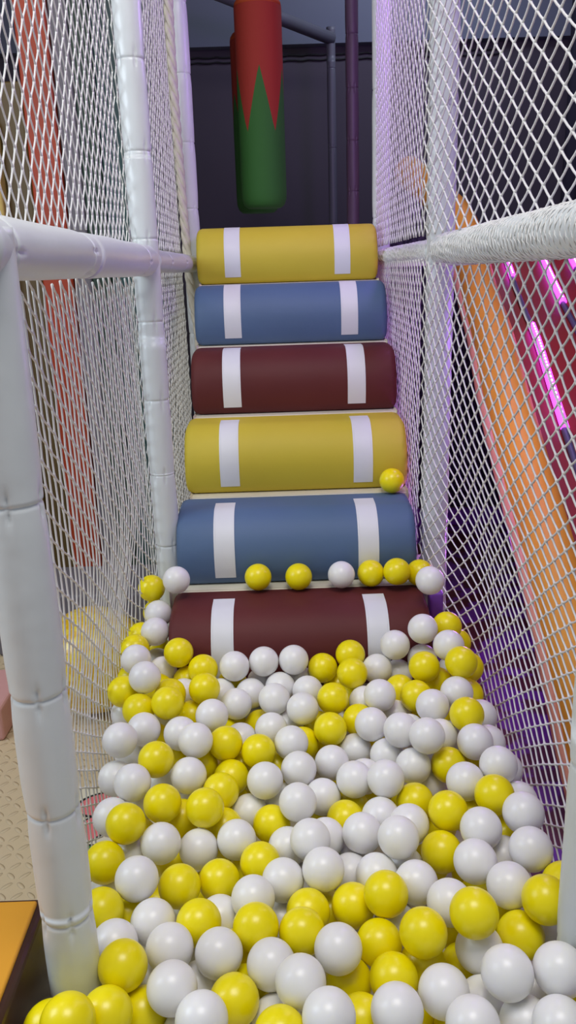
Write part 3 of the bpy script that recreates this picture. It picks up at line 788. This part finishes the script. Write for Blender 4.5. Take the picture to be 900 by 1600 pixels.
('Y',0.2039,1.5593,0.3425,'yellow ball mostly hidden towards the back right of centre, third from left of four'),
('Y',0.1325,1.0678,0.2954,'yellow ball mostly hidden near the front right of centre, leftmost of five'),
('Y',0.3676,1.7682,0.3528,'yellow ball mostly hidden towards the back by the right side, left one of two'),
('W',-0.4016,1.9422,0.3598,'white ball mostly hidden at the back by the left side, third from left of four'),
('Y',0.0453,1.0224,0.298,'yellow ball mostly hidden near the front in the centre, middle one of three'),
('Y',-0.3295,1.3446,0.2956,'yellow ball mostly hidden in mid pit by the left side, third from left of four'),
('Y',0.4108,1.701,0.3468,'yellow ball mostly hidden towards the back by the right side, right one of two'),
('W',0.2856,1.027,0.3058,'white ball mostly hidden near the front right of centre, rightmost of three'),
('W',-0.3279,1.058,0.2879,'white ball mostly hidden near the front by the left side, left one of two'),
('W',0.1633,1.3446,0.3648,'white ball mostly hidden in mid pit right of centre, right one of two'),
('Y',0.2974,1.2849,0.3384,'yellow ball mostly hidden in mid pit right of centre, right one of two'),
('W',-0.2806,1.5967,0.3454,'white ball mostly hidden towards the back left of centre, left one of two'),
('W',-0.1049,1.051,0.2737,'white ball mostly hidden near the front left of centre, rightmost of four'),
('Y',-0.1295,1.8724,0.3748,'yellow ball mostly hidden at the back left of centre, fourth from left of five'),
('Y',-0.1475,1.4148,0.3136,'yellow ball mostly hidden in mid pit left of centre, rightmost of three'),
('W',0.0034,2.0052,0.328,'white ball mostly hidden at the back in the centre, third from left of four'),
('Y',0.0027,1.5741,0.3056,'yellow ball mostly hidden towards the back in the centre, fourth from left of seven'),
('Y',0.1501,1.6701,0.317,'yellow ball mostly hidden towards the back right of centre, leftmost of four'),
('Y',-0.4222,1.1522,0.3308,'yellow ball on top near the front by the left side, leftmost of four'),
('Y',0.0395,1.7797,0.3508,'yellow ball mostly hidden towards the back in the centre, fifth from left of seven'),
('Y',-0.1884,1.0457,0.2957,'yellow ball half buried near the front left of centre'),
('Y',0.2071,1.0411,0.3023,'yellow ball mostly hidden near the front right of centre, fourth from left of five'),
('Y',0.4157,1.9221,0.4936,'yellow ball mostly hidden at the back by the right side, fourth from left of five'),
('Y',0.0197,1.8523,0.3763,'yellow ball mostly hidden at the back in the centre, middle one of three'),
('Y',0.4237,1.194,0.443,'yellow ball half buried near the front by the right side'),
('Y',-0.2309,1.378,0.2976,'yellow ball mostly hidden in mid pit left of centre, leftmost of three'),
('Y',0.261,1.5048,0.3331,'yellow ball mostly hidden towards the back right of centre, rightmost of four'),
('W',0.278,1.751,0.347,'white ball mostly hidden towards the back right of centre, rightmost of three'),
('W',-0.4228,1.345,0.3278,'white ball mostly hidden in mid pit by the left side, left one of two'),
('Y',-0.3904,1.8037,0.3872,'yellow ball mostly hidden at the back by the left side, third from left of ten'),
('W',-0.2451,1.2177,0.3064,'white ball mostly hidden near the front left of centre, leftmost of four'),
('W',0.4116,1.7622,0.445,'white ball half buried towards the back by the right side'),
('Y',0.3353,1.9019,0.3532,'yellow ball mostly hidden at the back by the right side, leftmost of five'),
('Y',-0.1916,1.6546,0.3042,'yellow ball mostly hidden towards the back left of centre, third from left of five'),
('W',-0.0798,1.2656,0.3201,'white ball mostly hidden in mid pit in the centre, leftmost of five'),
('Y',0.3141,1.2111,0.3753,'yellow ball mostly hidden near the front by the right side'),
('Y',-0.1933,1.5149,0.3012,'yellow ball mostly hidden towards the back left of centre, second from left of five'),
('Y',-0.4158,1.2561,0.3064,'yellow ball mostly hidden in mid pit by the left side, leftmost of four'),
('Y',0.2876,1.8469,0.3852,'yellow ball mostly hidden at the back right of centre, right one of two'),
('Y',0.0528,1.673,0.3074,'yellow ball mostly hidden towards the back in the centre, sixth from left of seven'),
('W',-0.0217,1.3734,0.3141,'white ball mostly hidden in mid pit in the centre, third from left of five'),
('W',0.0873,1.9417,0.3386,'white ball mostly hidden at the back in the centre, rightmost of four'),
('W',0.4179,1.4579,0.425,'white ball mostly hidden in mid pit by the right side, right one of two'),
('Y',0.1725,1.7989,0.328,'yellow ball mostly hidden towards the back right of centre, second from left of four'),
('Y',-0.372,0.99,0.3509,'yellow ball half buried at the very front by the left side'),
('Y',0.1974,0.9604,0.3549,'yellow ball half buried at the very front right of centre'),
('W',0.3626,0.9852,0.3185,'white ball mostly hidden at the very front by the right side'),
('Y',-0.2181,1.8404,0.3722,'yellow ball mostly hidden at the back left of centre, leftmost of five'),
('W',-0.0283,0.9695,0.3596,'white ball half buried at the very front in the centre'),
('W',-0.0579,1.8407,0.3887,'white ball mostly hidden at the back in the centre, leftmost of four'),
('Y',-0.1293,1.7152,0.302,'yellow ball mostly hidden towards the back left of centre, rightmost of five'),
('W',-0.2626,1.2953,0.307,'white ball mostly hidden in mid pit left of centre, leftmost of three'),
('Y',-0.4002,1.9631,0.4407,'yellow ball mostly hidden at the back by the left side, seventh from left of ten'),
('Y',.298,2.534,.8425,'single yellow ball resting against the lower yellow step roll'),
]
def ball_mesh(m):
    b = MB(); R = .0398; rows = []
    for i in range(1, 24):
        a = PI*i/24; rows.append([(R*math.sin(a)*math.cos(2*PI*k/36), R*math.sin(a)*math.sin(2*PI*k/36), -R*math.cos(a)) for k in range(36)])
    bi = b.quadgrid(rows); b.cap(bi, 36, True); b.cap(bi + 22*36, 36)
    o = b.build('plastic_ball', m, smooth=True); return o
first = {'W': ball_mesh(M['ball_white']), 'Y': ball_mesh(M['ball_yellow'])}
used = {'W': False, 'Y': False}
for c, x, y, z, lab in BALLS:
    if used[c]: o = first[c].copy(); COL.objects.link(o)
    else: o = first[c]; used[c] = True
    o.location = (x, y, z)
    o.rotation_euler = (random.uniform(0, 6), random.uniform(0, 6), 0)
    tag(o, lab, 'ball', 'white plastic balls' if c == 'W' else 'yellow plastic balls')
